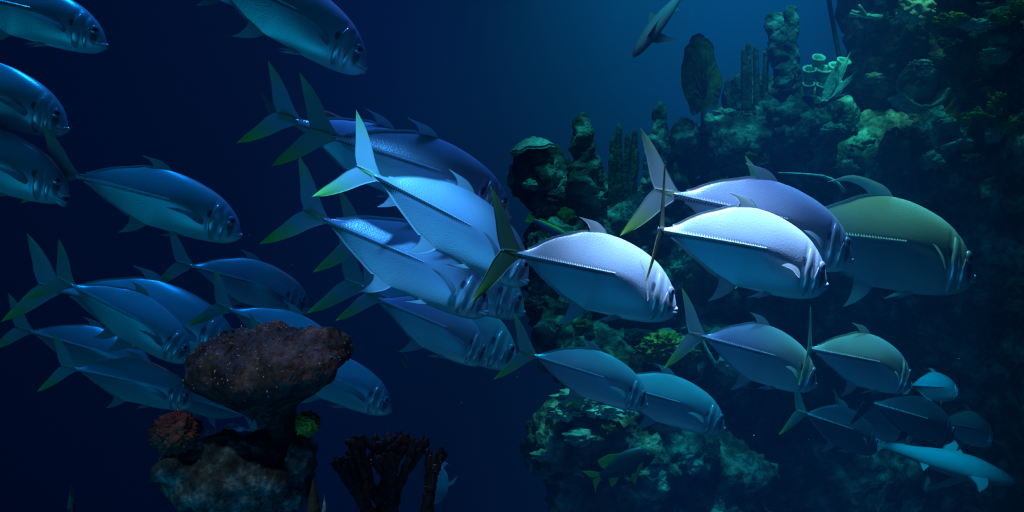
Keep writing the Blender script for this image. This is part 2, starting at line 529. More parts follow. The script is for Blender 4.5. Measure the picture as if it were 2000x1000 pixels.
def lip_mesh(mat, z0, drop, r, fwd=0.006):
    """U shaped lip round the snout"""
    path, rad = [], []
    n = 22
    for k in range(n + 1):
        u = -1 + 2 * k / n
        x = 1.0 + fwd - 0.070 * abs(u) ** 1.9
        w = 0.046 * (abs(u) ** 0.62) * (1 if u >= 0 else -1)
        path.append((x, w, z0 - drop * abs(u))); rad.append(r * (1.15 - 0.6 * abs(u) ** 2))
    V, f = tube(path, rad, 10)
    return mesh_from('lip', V, f, mat)

def eye_meshes():
    e = ball((0, 0, 0), .0285, 12, 18, (1, .45, 1)); p = ball((0, 0, 0), .0185, 10, 16, (1, .45, 1))
    return mesh_from('eye', e[0], e[1], MAT['eye']), mesh_from('pupil', p[0], p[1], MAT['pupil'])

def project(p):
    return Vector((1000 + p.x / p.y * F, 500 - (p.z - CZ) / p.y * F))

REPORT = []
def jack(label, P, S, L=0.60, yaw=20, h=1.0, bend=0.0, tail=0.0, skin='jack', tailfin='fin_yellow', fins='fin_grey',
         roll=0.0, pect=(10, 8), mouth_open=0.0, group=None, name='jack_fish', long=False):
    """a jack whose tail root and snout are seen at P and S; L is its body length in metres"""
    P = Vector(P); S = Vector(S)
    a, r = math.radians(yaw), math.radians(roll)
    pitch = 0.2; D = 4.0
    loc_s = Vector((1, 0, -.139 * ZS * h)) * L
    for _ in range(60):
        R = Matrix.Rotation(a, 3, 'Z') @ Matrix.Rotation(pitch, 3, 'Y') @ Matrix.Rotation(r, 3, 'X')
        p0 = at(P.x, P.y, D)
        q = project(p0 + R @ loc_s) - P
        want = S - P
        D *= (q.length / want.length) ** 0.7
        da = math.atan2(want.y, want.x) - math.atan2(q.y, q.x)
        da = (da + PI) % (2 * PI) - PI
        pitch += 0.6 * da * (1 if math.cos(a) > 0 else -1)
    REPORT.append((label[:40], round(D, 2), round(math.degrees(pitch), 1)))
    t = thing(name, label, 'fish', at(P.x, P.y, D), group)
    t.rotation_euler = (Matrix.Rotation(a, 3, 'Z') @ Matrix.Rotation(pitch, 3, 'Y') @ Matrix.Rotation(r, 3, 'X')).to_euler()
    t.scale = (L, L, L * h)
    sk = MAT[skin]; tf = MAT[tailfin]; ff = MAT[fins]
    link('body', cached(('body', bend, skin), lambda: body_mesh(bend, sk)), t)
    root = bend_pt(0, 0, 0, bend)
    ta = -bend_angle(bend) + math.radians(tail)
    link('caudal_fin', cached(('caud', tailfin), lambda: caudal_mesh(tf)), t, root, (0, 0, ta))
    link('dorsal_fin', cached(('dors', bend, fins, long), lambda: dorsal_mesh(bend, ff, long=long)), t)
    link('anal_fin', cached(('anal', bend, fins), lambda: anal_mesh(bend, ff)), t)
    dark = skin == 'jack_dark'
    for s in (-1, 1):
        pr = surf(.775, math.radians(-18))
        link('pectoral_fin', cached(('pec', s, fins), lambda: pectoral_mesh(ff, s)), t,
             (pr[0], s * (pr[1] - .001), pr[2]), (s * .30, math.radians(pect[1]), -s * math.radians(pect[0] + 14)))
        link('pelvic_fin', cached(('pel', s, fins), lambda: pelvic_mesh(ff, s)), t, (.665, s * .018, -.236 * ZS), (0, 0, 0))
        link('scute_row', cached(('scu', bend, s), lambda: scute_mesh(bend, s, MAT['scute'])), t)
        if not dark:
            link('gill_cover', cached(('gill', s), lambda: gill_mesh(s, .80, .865, -68, 42, .010, MAT['plate'], 'gill_cover')), t)
            link('cheek_plate', cached(('cheek', s), lambda: gill_mesh(s, .868, .905, -60, 20, .007, MAT['plate'], 'cheek_plate')), t)
        em, pm = cached('eye', eye_meshes)
        ep = surf(.925, math.radians(38))
        # find the side of the head at the eye's height
        best = min((abs(surf(.925, math.radians(q))[2] + .042 * ZS), q) for q in range(-60, 80))[1]
        ep = surf(.925, math.radians(best))
        e = link('eye', em, t, (ep[0], s * (ep[1] - .002), ep[2]), (0, 0, -s * math.radians(28)))
        link('pupil', pm, e, (0.001, s * .0058, 0))
    link('upper_lip', cached('ulip', lambda: lip_mesh(MAT['lip'], -.124 * ZS, .012, .0085, .001)), t, (0, 0, 0))
    lj = link('lower_lip', cached('llip', lambda: lip_mesh(MAT['lip'], -.146 * ZS, .006, .0090, .000)), t)
    if mouth_open:
        # the jaw drops about a hinge at the cheek
        hx, hz = .93, -.15 * ZS
        mo = math.radians(mouth_open)
        Mt = Matrix.Translation((hx, 0, hz)) @ Matrix.Rotation(mo, 4, 'Y') @ Matrix.Translation((-hx, 0, -hz))
        lj.matrix_local = Mt
        jv, jf = ball((.962, 0, -.172 * ZS), 1.0, 12, 18, (.052, .036, .020))
        jo = link('jaw', mesh_from('jaw', jv, jf, MAT['lip']), t); jo.matrix_local = Mt
        mv, mf = ball((.972, 0, -.148 * ZS), 1.0, 10, 14, (.030, .032, .022))
        link('mouth', mesh_from('mouth', mv, mf, MAT['mouth']), t)
    return t

# ------------------------------------------------------------------ the shoal
G = None
jack('bright silver-lilac jack in the centre, olive tail in front of the others', (1006, 496), (1318, 607), .60, 20, 1.20, bend=-.10, tail=8, pect=(16, 38), tailfin='fin_olive')
jack('brightest lilac jack right of centre, its eye clear, swimming below a bluer one', (1305, 450), (1612, 560), .57, 14, 1.25, bend=.12, tail=70, pect=(14, 4), tailfin='fin_olive')
jack('deep-blue jack directly above and behind the brightest one', (1327, 380), (1660, 512), .76, 16, 1.06, bend=.05, tail=10)
jack('large greenish jack at the right with a curled dorsal tip', (1545, 448), (1898, 545), .88, 14, 1.22, skin='jack_green', fins='fin_grey', pect=(14, 18), long=True)
jack('pale blue jack in the middle diving steeply, bright scute line', (738, 347), (1028, 552), .62, 20, 1.04, pect=(14, 16))
jack('blue jack above the steep pale one, its head in dark shadow', (655, 268), (994, 428), .68, 18, 1.0)
jack('upper blue jack half hidden behind another, dorsal fin raised', (582, 237), (890, 405), .70, 20, .98)
jack('small distant jack at the top of the upper group, only tail and back showing', (545, 226), (700, 272), .60, 20, 1.0)
jack('pale teal jack below the steep one, yellow-green tail far left', (636, 430), (950, 612), .69, 18, 1.02, pect=(14, 14))
jack('dim jack hidden behind the pale teal one, only its head out', (722, 478), (1022, 612), .80, 18, 1.0)
jack('dark teal jack under the pale teal one, in front of a twin', (742, 585), (945, 706), .56, 28, 1.12)
jack('dark blue jack just beyond its twin, head poking out at right', (714, 562), (1006, 712), .90, 18, 1.02)
jack('top-left jack cut by the frame, dim blue', (-121, -25), (208, 92), .62, 12, .98)
jack('second jack down at the left edge, dim blue, mouth closed', (-189, 128), (132, 255), .62, 12, 1.05)
jack('third jack down at the left edge, its pale mouth open', (-190, 262), (134, 385), .60, 12, 1.05, mouth_open=24)
jack('dim blue jack below the open-mouthed one, whole body showing', (150, 343), (470, 462), .64, 14, 1.0)
jack('jack cut by the top edge, diving, pale anal fin', (390, -72), (712, 138), .66, 14, 1.0)
jack('faint jack behind the one cut by the top edge', (318, -95), (590, 40), .74, 14, 1.0)
jack('large dim jack left of the table coral, bright belly', (143, 558), (367, 704), .60, 20, 1.04)
jack('large dim jack whose head goes behind the table coral', (122, 566), (462, 690), .92, 14, 1.04)
jack('dim jack at far left with its tail near the frame edge', (62, 647), (300, 738), .74, 16, 1.0)
jack('lowest dim jack at the left, under the large pair', (150, 720), (376, 790), .60, 18, 1.06)
jack('dim jack above the table coral, tail pointing up', (375, 519), (604, 606), .66, 16, 1.04)
jack('jack with a lit back right behind the table coral', (453, 605), (674, 728), .66, 16, 1.0)
jack('dim jack to the right below the table coral', (530, 695), (763, 803), .66, 16, 1.0)
jack('faint jack under the table coral swimming left', (480, 812), (330, 775), .60, 172, 1.0)
jack('faint small jack seen end on below the dark pair', (783, 686), (797, 722), .27, 52, 1.0, pect=(60, 10))
jack('blue jack with green tail over the sunlit rock, left of a lower twin', (1045, 695), (1262, 792), .60, 16, 1.05)
jack('lower blue jack beside the green-tailed one over the sunlit rock', (1185, 746), (1413, 838), .78, 16, 1.0)
jack('teal jack below the brightest one, with bright green tail', (1375, 658), (1591, 752), .60, 18, 1.18)
jack('pale teal jack turning away, tail edge on, right of the green-tailed one', (1598, 683), (1775, 752), .60, 26, 1.15, bend=.12, tail=48)
jack('small dim jack turning away behind the pale teal one', (1782, 752), (1866, 772), .72, 38, .90)
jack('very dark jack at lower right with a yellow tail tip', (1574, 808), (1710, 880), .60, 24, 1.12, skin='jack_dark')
jack('dim jack with a lit cyan back above the shark', (1655, 812), (1778, 856), .70, 26, 1.0)
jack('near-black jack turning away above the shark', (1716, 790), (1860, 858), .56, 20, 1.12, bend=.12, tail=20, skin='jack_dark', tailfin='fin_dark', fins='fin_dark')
jack('pale green-backed jack at far lower right, mouth open', (1848, 826), (1934, 862), .60, 34, 1.1, bend=.12, tail=40, mouth_open=26)

# ------------------------------------------------------------------ other swimmers
def swimmer(name, label, cat, P, S, L, yaw, top, bot, width, skin, fins, roll=0, eye=None, extra_parts=None, nr=28, ns=44):
    """top, bot, width: lists of (x, value) with x from the tail root 0 to the snout 1"""
    P = Vector(P); S = Vector(S); a, r = math.radians(yaw), math.radians(roll)
    pitch, D = 0.1, 5.0
    for _ in range(80):
        R = Matrix.Rotation(a, 3, 'Z') @ Matrix.Rotation(pitch, 3, 'Y') @ Matrix.Rotation(r, 3, 'X')
        q = project(at(P.x, P.y, D) + R @ Vector((L, 0, 0))) - P
        want = S - P
        D *= (q.length / want.length) ** 0.5
        da = math.atan2(want.y, want.x) - math.atan2(q.y, q.x)
        pitch += 0.5 * ((da + PI) % (2 * PI) - PI) * (1 if math.cos(a) > 0 else -1)
    t = thing(name, label, cat, at(P.x, P.y, D))
    t.rotation_euler = R.to_euler(); t.scale = (L, L, L)
    V, U = [], []
    T = list(zip(*top)); B = list(zip(*bot)); W = list(zip(*width))
    for k in range(ns + 1):
        x = 1 - (1 - k / ns) ** 1.4
        zt, zb, w = interp(x, *T), interp(x, *B), interp(x, *W)
        for j in range(nr):
            th = 2 * PI * j / nr
            z = (zt + zb) / 2 + (zt - zb) / 2 * math.sin(th)
            V.append((x, w * math.cos(th), z)); U.append((x, z + 0.5))
    f = grid_faces(ns + 1, nr, True) + [tuple(range(nr - 1, -1, -1)), tuple(ns * nr + j for j in range(nr))]
    link('body', mesh_from('body', V, f, skin, True, U), t)
    for fname, lead, trail, fm, y, flare in fins:
        g = fin_grid(lead, trail, 14, 8, 0.006, y, flare)
        link(fname, mesh_from(fname, g[0], g[1], fm, True, g[2]), t)
    if eye:
        for sd in (-1, 1):
            e = ball((0, 0, 0), eye[3], 8, 12, (1, .5, 1))
            eo = link('eye', mesh_from('eye', e[0], e[1], MAT['eye']), t, (eye[0], sd * eye[1], eye[2]))
            p = ball((0, 0, 0), eye[3] * .55, 8, 12, (1, .5, 1))
            link('pupil', mesh_from('pupil', p[0], p[1], MAT['pupil']), eo, (0, sd * eye[3] * .32, 0))
    return t

MAT['shark'] = plain('pale_shark_skin', (0.45, 0.50, 0.52), 0.55, noise_amt=0.3)
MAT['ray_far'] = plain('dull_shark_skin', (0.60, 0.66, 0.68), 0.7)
MAT['snapper'] = plain('dusky_fish_skin', (0.035, 0.045, 0.03), 0.45, noise_amt=0.5)
MAT['fin_green'] = fin_material('bright_green_fin', (0.30, 0.85, 0.12), (0.40, 0.95, 0.15), 0.5, tip=(0.4, 0.9, 0.2))
MAT['tang'] = plain('blue_grey_fish_skin', (0.16, 0.26, 0.36), 0.5)
MAT['fin_white'] = fin_material('white_fin', (0.8, 0.85, 0.85), (0.85, 0.9, 0.9), 0.4)
MAT['wrasse'] = fish_skin('yellow_backed_fish_skin', (0.75, 0.80, 0.06), (0.05, 0.15, 0.45), (0.05, 0.12, 0.35), line=0, metal=0.0)

shark_top = [(-.02, .02), (.0, .022), (.2, .045), (.45, .085), (.65, .095), (.85, .065), (.95, .035), (1.0, .004)]
shark_bot = [(-.02, -.02), (.0, -.022), (.2, -.04), (.45, -.07), (.65, -.075), (.85, -.055), (.95, -.03), (1.0, -.006)]
shark_w = [(-.02, .01), (.0, .015), (.2, .035), (.45, .075), (.65, .085), (.85, .07), (.95, .045), (1.0, .006)]
def shark_fins(m):
    return [('dorsal_fin', [(.60, .088), (.54, .15), (.47, .20)], [(.43, .075), (.455, .12), (.47, .20)], m, 0, 0),
            ('second_dorsal_fin', [(.17, .036), (.13, .07)], [(.09, .022), (.13, .07)], m, 0, 0),
            ('caudal_fin', [(.03, .015), (-.08, .08), (-.22, .20)], [(-.05, -.01), (-.10, .04), (-.22, .20)], m, 0, 0),
            ('caudal_fin_lobe', [(.03, -.01), (-.04, -.06), (-.09, -.11)], [(-.05, .01), (-.06, -.04), (-.09, -.11)], m, 0, 0),
            ('pectoral_fin', [(.74, -.03), (.66, -.10), (.52, -.17)], [(.60, -.05), (.57, -.10), (.52, -.17)], m, -.06, -.20),
            ('pectoral_fin', [(.74, -.03), (.66, -.10), (.52, -.17)], [(.60, -.05), (.57, -.10), (.52, -.17)], m, .06, .20),
            ('pelvic_fin', [(.34, -.05), (.28, -.10)], [(.27, -.045), (.28, -.10)], m, -.02, -.03)]
fm = fin_material('pale_shark_fin', (0.45, 0.50, 0.52), (0.50, 0.55, 0.57), 0.1)
swimmer('shark', 'pale cyan shark gliding at the lower right beneath the jacks', 'shark', (1722, 868), (1982, 944), 1.3, 10, shark_top, shark_bot, shark_w,
        MAT['shark'], shark_fins(fm), roll=-14, eye=(.90, .055, .015, .008))
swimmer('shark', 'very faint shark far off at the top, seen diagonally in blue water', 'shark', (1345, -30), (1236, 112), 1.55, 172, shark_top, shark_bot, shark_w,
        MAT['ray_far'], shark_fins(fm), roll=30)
swimmer('snapper', 'small dark snapper with glowing green fins near the bottom', 'fish', (1172, 930), (1279, 886), .30, 12,
        [(-.02, .05), (0, .05), (.25, .16), (.5, .24), (.75, .22), (.92, .10), (1.0, .0)],
        [(-.02, -.05), (0, -.05), (.25, -.12), (.5, -.17), (.75, -.16), (.92, -.10), (1.0, -.03)],
        [(-.02, .015), (0, .02), (.3, .07), (.6, .10), (.85, .08), (1.0, .015)], MAT['snapper'],
        [('caudal_fin', [(.03, .05), (-.12, .14), (-.27, .20)], [(.0, .0), (-.12, .02), (-.27, .20)], MAT['fin_green'], 0, 0),
         ('caudal_fin_lobe', [(.03, -.05), (-.10, -.13), (-.16, -.24)], [(.0, .0), (-.13, -.01), (-.16, -.24)], MAT['fin_green'], 0, 0),
         ('dorsal_fin', [(.45, .225), (.22, .28), (.04, .26)], [(.10, .09), (.06, .16), (.04, .26)], MAT['fin_green'], 0, 0),
         ('anal_fin', [(.30, -.13), (.20, -.22), (.12, -.24)], [(.12, -.09), (.12, -.16), (.12, -.24)], MAT['fin_green'], 0, 0),
         ('pelvic_fin', [(.62, -.16), (.55, -.28), (.50, -.34)], [(.50, -.16), (.48, -.26), (.50, -.34)], MAT['fin_green'], -.03, -.03),
         ('pectoral_fin', [(.74, -.02), (.66, -.04), (.56, -.14)], [(.70, -.10), (.62, -.13), (.56, -.14)], MAT['fin_green'], -.09, -.03)],
        eye=(.86, .065, .05, .028))
swimmer('surgeonfish', 'small blue-grey fish diving beside the dark branching coral', 'fish', (862, 912), (850, 984), .20, 20,
        [(-.02, .04), (0, .05), (.25, .24), (.6, .30), (.9, .18), (1.0, .05)],
        [(-.02, -.04), (0, -.05), (.25, -.22), (.6, -.26), (.9, -.18), (1.0, -.05)],
        [(-.02, .02), (0, .03), (.3, .09), (.6, .13), (.85, .10), (1.0, .02)], MAT['tang'],
        [('caudal_fin', [(.05, .05), (-.10, .16), (-.02, .30)], [(.02, -.05), (-.18, .02), (-.02, .30)], MAT['fin_white'], 0, 0),
         ('pectoral_fin', [(.50, .25), (.40, .40), (.18, .46)], [(.42, .24), (.34, .32), (.18, .46)], MAT['fin_white'], -.05, -.05),
         ('anal_fin', [(.5, -.2), (.3, -.3), (.1, -.24)], [(.4, -.1), (.2, -.2), (.1, -.24)], MAT['tang'], 0, 0)],
        eye=(.84, .09, .06, .03))
def slim(label, P, S, L, yaw):
    swimmer('wrasse', label, 'fish', P, S, L, yaw,
        [(-.02, .05), (0, .05), (.3, .10), (.7, .12), (.92, .07), (1.0, .0)],
        [(-.02, -.05), (0, -.05), (.3, -.10), (.7, -.12), (.92, -.07), (1.0, -.02)],
        [(-.02, .015), (0, .02), (.4, .06), (.8, .06), (1.0, .01)], MAT['wrasse'],
        [('caudal_fin', [(.03, .04), (-.10, .10), (-.18, .12)], [(.03, -.04), (-.10, -.10), (-.18, -.12)], MAT['fin_green'], 0, 0),
         ('dorsal_fin', [(.75, .115), (.4, .15), (.1, .12)], [(.70, .10), (.4, .10), (.1, .05)], MAT['fin_green'], 0, 0)],
        eye=(.88, .045, .02, .02))
slim('slim yellow-backed wrasse over the dark reef, right of the steep pale jack', (1042, 430), (1112, 466), .30, 10)
slim('smaller yellow wrasse higher on the reef beneath the knobby column', (1112, 366), (1146, 382), .17, 10)

# ------------------------------------------------------------------ tank
MAT['paint'] = plain('blue_tank_paint', (0.10, 0.28, 0.55), 0.9, spec=0.1)
MAT['sand'] = rock_material('dark_sand', (0.10, 0.11, 0.10), (0.16, 0.17, 0.15), (0.24, 0.24, 0.2), 1.5, 0.95, 0.3, 0.02)
def box(name, lo, hi, mat):
    x0, y0, z0 = lo; x1, y1, z1 = hi
    V = [(x0,y0,z0),(x1,y0,z0),(x1,y1,z0),(x0,y1,z0),(x0,y0,z1),(x1,y0,z1),(x1,y1,z1),(x0,y1,z1)]
    Fc = [(3,2,1,0),(4,5,6,7),(0,1,5,4),(1,2,6,5),(2,3,7,6),(3,0,4,7)]
    o = link(name, mesh_from(name, V, Fc, mat, False)); o['kind'] = 'structure'; return o
box('wall_back', (-11, 18, 0), (12, 18.3, 13), MAT['paint'])
box('wall_left', (-11.3, -2, 0), (-11, 18.3, 13), MAT['paint'])
box('wall_right', (12, -2, 0), (12.3, 18.3, 13), MAT['paint'])
box('floor', (-11.3, -2, -.3), (12.3, 18.3, 0), MAT['sand'])

# ------------------------------------------------------------------ reef rock
MAT['rock'] = rock_material('algae_covered_reef_rock', (0.02, 0.025, 0.02), (0.14, 0.18, 0.13), (0.58, 0.70, 0.54), 4.5, 0.9, 1.0, 0.07, 16)
MAT['rock_pale'] = rock_material('pale_limestone', (0.02, 0.024, 0.024), (0.10, 0.125, 0.12), (0.34, 0.42, 0.40), 22, 0.85, 1.0, 0.008, 90)
MAT['moss'] = rock_material('mossy_green_coral', (0.05, 0.07, 0.01), (0.28, 0.34, 0.04), (0.60, 0.66, 0.10), 8, 0.9, 0.8, 0.02, 40)
MAT['coral_teal'] = rock_material('pale_green_coral', (0.22, 0.30, 0.22), (0.45, 0.58, 0.45), (0.75, 0.85, 0.70), 6, 0.8, 0.6, 0.02, 30)
MAT['coral_brown'] = rock_material('brown_coral', (0.05, 0.04, 0.02), (0.14, 0.11, 0.05), (0.26, 0.22, 0.10), 6, 0.85, 0.6, 0.015, 40)
MAT['coral_red'] = rock_material('rusty_red_sponge', (0.10, 0.02, 0.015), (0.26, 0.06, 0.04), (0.48, 0.14, 0.09), 14, 0.7, 0.9, 0.015, 50)
MAT['coral_dark'] = rock_material('dark_maroon_coral', (0.012, 0.005, 0.005), (0.045, 0.016, 0.014), (0.10, 0.04, 0.03), 14, 0.6, 0.9, 0.01, 60)
MAT['cap'] = rock_material('speckled_brown_coral', (0.020, 0.012, 0.012), (0.095, 0.055, 0.055), (0.22, 0.13, 0.13), 14, 0.55, 1.0, 0.012, 60)
MAT['yellow'] = rock_material('yellow_green_coral', (0.06, 0.09, 0.01), (0.26, 0.24, 0.04), (0.90, 0.80, 0.12), 26, 0.7, 0.9, 0.012, 50)
MAT['speck'] = plain('pale_glint_speck', (0.95, 0.97, 0.9), 0.15, 0.3)  # pale balls stand in for coral glints; also the drifting specks
MAT['fan'] = rock_material('olive_sea_fan', (0.06, 0.05, 0.015), (0.16, 0.13, 0.03), (0.28, 0.24, 0.06), 4, 0.9, 0.9, 0.02, 20)

REEF = []
def noisy(p, seed, amp, f):
    q = Vector(p) * f + Vector((seed * 3.1, seed * 1.3, seed * 2.7))
    n = noise.noise(q) + 0.55 * noise.noise(q * 2.1) + 0.35 * abs(noise.noise(q * 4.3)) * 1.6 - 0.2
    c = (noise.noise(q * 6.5) + .6 * abs(noise.noise(q * 11.0))) * 0.30
    return amp * (n + 1.25 * c)

def rock_mass(name, label, blobs, mat, seed, voxel=0.045, amp=0.16, freq=1.6, cat='rock'):
    """blobs: (x px, y px, depth, rx m, ry m, rz m); fused into one boulder pile and weathered"""
    V, Fc = [], []
    for (px, py, Y, rx, ry, rz) in blobs:
        b = len(V); v, f = ball(at(px, py, Y), 1.0, 14, 20, (rx, ry, rz))
        V += v; Fc += [tuple(i + b for i in q) for q in f]
    me = mesh_from(name, V, Fc)
    o = link(name, me)
    md = o.modifiers.new('fuse', 'REMESH'); md.mode = 'VOXEL'; md.voxel_size = voxel
    sm = o.modifiers.new('soften', 'SMOOTH'); sm.iterations = 6
    dg = bpy.context.evaluated_depsgraph_get()
    ev = bpy.data.meshes.new_from_object(o.evaluated_get(dg), depsgraph=dg)
    o.modifiers.clear()
    o.data = ev; bpy.data.meshes.remove(me)
    ev.name = name
    nn = [v.normal.copy() for v in ev.vertices]
    for v, n in zip(ev.vertices, nn):
        v.co = v.co + n * noisy(v.co, seed, amp, freq)
    ev.materials.clear(); ev.materials.append(mat)
    ev.polygons.foreach_set('use_smooth', [True] * len(ev.polygons))
    ev.update()
    REEF.append(BVHTree.FromPolygons([v.co.copy() for v in ev.vertices], [tuple(p.vertices) for p in ev.polygons]))
    return tag(o, label, cat)

def on_reef(px, py, fallback=7.0):
    """the reef surface seen at (px, py)"""
    d = (at(px, py, 1.0) - Vector((0, 0, CZ))).normalized()
    best = None
    for t in REEF:
        h = t.ray_cast(Vector((0, 0, CZ)), d)
        if h[0] is not None and (best is None or h[3] < best[1]): best = (h[0], h[3], h[1])
    return (best[0], best[2]) if best else (at(px, py, fallback), Vector((0, -1, 0)))

rock_mass('reef_cliff', 'towering dark reef cliff filling the upper right corner', [
    (1800, 60, 7.6, .62, .7, .50), (1960, 120, 7.4, .75, .8, .62), (1715, 110, 7.7, .28, .5, .62), (1760, 330, 7.5, .62, .7, .55),
    (1930, 400, 7.4, .8, .8, .7), (1680, 330, 7.3, .36, .5, .38), (2080, 250, 7.0, .7, .8, 1.2), (1870, 620, 8.2, .9, .6, .7),
    (1900, -120, 7.8, 1.3, .9, .5), (1720, 0, 7.9, .22, .4, .4), (1950, 900, 9.6, 1.6, .8, 1.4), (2000, 1400, 9.4, 1.7, .9, 2.6), (2120, 600, 7.6, .7, .8, 1.4)],
    MAT['rock'], 3, 0.045, 0.17, 1.5)
rock_mass('reef_ridge', 'broad teal-lit reef ridge left of the cliff, holding the pillar corals', [
    (1440, 290, 7.3, .34, .45, .26), (1540, 260, 7.2, .36, .5, .34), (1500, 430, 7.4, .62, .6, .5), (1640, 440, 7.5, .5, .6, .5),
    (1400, 420, 7.5, .32, .5, .42), (1590, 230, 7.4, .28, .4, .22), (1480, 200, 7.5, .26, .35, .22), (1560, 600, 7.9, .9, .5, .55), (1580, 900, 8.6, 1.2, .6, 1.2), (1580, 1400, 8.6, 1.3, .7, 2.2)],
    MAT['rock'], 5, 0.04, 0.13, 1.9)
rock_mass('reef_slope', 'lower blue-green reef slope of rubble behind the middle jacks', [
    (1048, 345, 7.4, .20, .35, .24), (1130, 395, 7.5, .32, .4, .30), (1235, 430, 7.4, .32, .4, .30), (1305, 360, 7.3, .17, .3, .42),
    (1120, 510, 7.4, .46, .5, .42), (1260, 560, 7.3, .50, .5, .40), (1095, 620, 7.2, .26, .4, .34), (1350, 520, 7.4, .4, .5, .5), (1345, 300, 7.5, .2, .3, .24),
    (1200, 700, 7.2, .60, .6, .30), (1350, 700, 7.4, .5, .5, .4), (1250, 900, 8.0, .6, .5, 1.0), (1250, 1400, 8.2, .9, .7, 2.4)],
    MAT['rock'], 8, 0.038, 0.12, 2.2)
rock_mass('reef_boulder', 'low boulder mound at bottom centre with a sunlit knobbly top', [
    (1150, 838, 6.2, .36, .4, .20), (1265, 885, 6.3, .50, .5, .26), (1080, 880, 6.2, .20, .3, .22), (1400, 935, 6.6, .42, .4, .24),
    (1200, 980, 6.4, .50, .5, .50), (1330, 1050, 6.6, .7, .6, .5), (1240, 1450, 6.8, .7, .6, 2.6), (1210, 800, 6.3, .24, .3, .12)],
    MAT['rock'], 11, 0.034, 0.10, 2.6)

# ------------------------------------------------------------------ coral builders
def lump(name, label, cat, c, r, mat, sq=(1, 1, 1), amp=.25, freq=4, seed=1, nu=28, nv=40, ridges=0.0, group=None):
    V, Fc = [], []
    for i in range(nu + 1):
        ph = PI * i / nu - PI / 2
        for j in range(nv):
            th = 2 * PI * j / nv
            d = Vector((math.cos(ph) * math.cos(th), math.cos(ph) * math.sin(th), math.sin(ph)))
            q = d * freq + Vector((seed * 2.3, seed, seed * .7))
            k = 1 + amp * (noise.noise(q) + .5 * noise.noise(q * 2.3) + .25 * noise.noise(q * 5))
            if ridges: k += ridges * (abs(noise.noise(d * 7 + Vector((seed, 0, 0)))) - .2)
            V.append((d.x * sq[0] * k * r, d.y * sq[1] * k * r, d.z * sq[2] * k * r))
    me = mesh_from(name, V, grid_faces(nu + 1, nv, True), mat)
    return tag(link(name, me, None, c), label, cat, group)

def knob_column(name, part, label, cat, cols, mat, seed, group=None, knob=.35):
    """cols: (base point, top point, r0, r1) knobbly upright columns, each a part"""
    root = thing(name, label, cat, cols[0][0], group)
    b0 = Vector(cols[0][0])
    for ci, (p0, p1, r0, r1) in enumerate(cols):
        p0, p1 = Vector(p0) - b0, Vector(p1) - b0
        n, m = 34, 20
        V = []
        for k in range(n + 1):
            t = k / n
            c = p0.lerp(p1, t) + Vector((noise.noise(Vector((seed + ci, t * 3, 0))), noise.noise(Vector((0, seed + ci, t * 3))), 0)) * r0 * .4
            r = r0 + (r1 - r0) * t
            r *= math.sqrt(max(0.0, 1 - max(0.0, (t - .86) / .14) ** 2)) if t > .86 else 1
            r = max(r, .001)
            for j in range(m):
                th = 2 * PI * j / m
                d = Vector((math.cos(th), math.sin(th), 0))
                q = (c + d * r) / r0 * 1.5 + Vector((seed, ci, 0))
                rr = r * (1 + knob * noise.noise(q) + knob * .6 * noise.noise(q * 2.4))
                V.append(c + d * rr)
        f = grid_faces(n + 1, m, True) + [tuple(range(m - 1, -1, -1)), tuple(n * m + j for j in range(m))]
        link(part, mesh_from(part, V, f, mat), root)
    return root

def tube_sponge(label, c, spec, mat, group=None):
    root = thing('tube_sponge', label, 'sponge', c, group)
    for (dx, dz, r, ln, lean, tilt) in spec:
        path, rad = [], []
        prof_ = [(0, .75), (.3, .85), (.6, .95), (.85, 1.05), (1, 1.1), (1.0, .82), (.8, .72), (.45, .62)]
        base = Vector((dx, 0, dz)); d = Vector((lean, -tilt, 1)).normalized()
        for t, k in prof_:
            path.append(base + d * ln * t); rad.append(r * k)
        V, Fc = [], []
        a = d.cross(Vector((0, 1, 0.01))).normalized(); b = d.cross(a)
        m = 20
        for k, p in enumerate(path):
            for j in range(m):
                th = 2 * PI * j / m
                rr = rad[k] * (1 + .10 * noise.noise(Vector((math.cos(th) * 2 + dx * 9, math.sin(th) * 2, k * .7))))
                V.append(p + (a * math.cos(th) + b * math.sin(th)) * rr)
        Fc = grid_faces(len(path), m, True) + [tuple((len(path) - 1) * m + j for j in range(m))]
        link('tube', mesh_from('tube', V, Fc, mat), root)
    return root

def branching(name, label, cat, c, mat, depth, ln, r, spread, seed, up=(0, 0, 1), stems=4, group=None):
    rnd = random.Random(seed)
    mb = MB()
    def grow(p, d, l, rad, k):
        path, rr = [], []
        n = 5
        for i in range(n + 1):
            t = i / n
            q = p + d * l * t + Vector((rnd.uniform(-1, 1), rnd.uniform(-1, 1), 0)) * rad * .25
            path.append(q); rr.append(rad * (1 - .22 * t) * (1 + rnd.uniform(-.12, .18)))
        if k == 0:
            path.append(path[-1] + d * rad * .6); rr.append(rad * .45)
        mb.add(tube(path, rr, 9))
        if k > 0:
            for _ in range(rnd.choice((2, 3, 3))):
                nd = (d + Vector((rnd.uniform(-1, 1), rnd.uniform(-.7, .7), rnd.uniform(-.2, .6))) * spread).normalized()
                grow(path[-1], nd, l * rnd.uniform(.62, .9), rad * .78, k - 1)
    for s_ in range(stems):
        d = (Vector(up) + Vector((rnd.uniform(-1, 1), rnd.uniform(-.5, .5), 0)) * spread).normalized()
        grow(Vector((rnd.uniform(-1, 1) * r * 2, rnd.uniform(-1, 1) * r, 0)), d, ln, r, depth)
    return tag(link(name, mb.mesh(name, mat), None, c), label, cat, group)

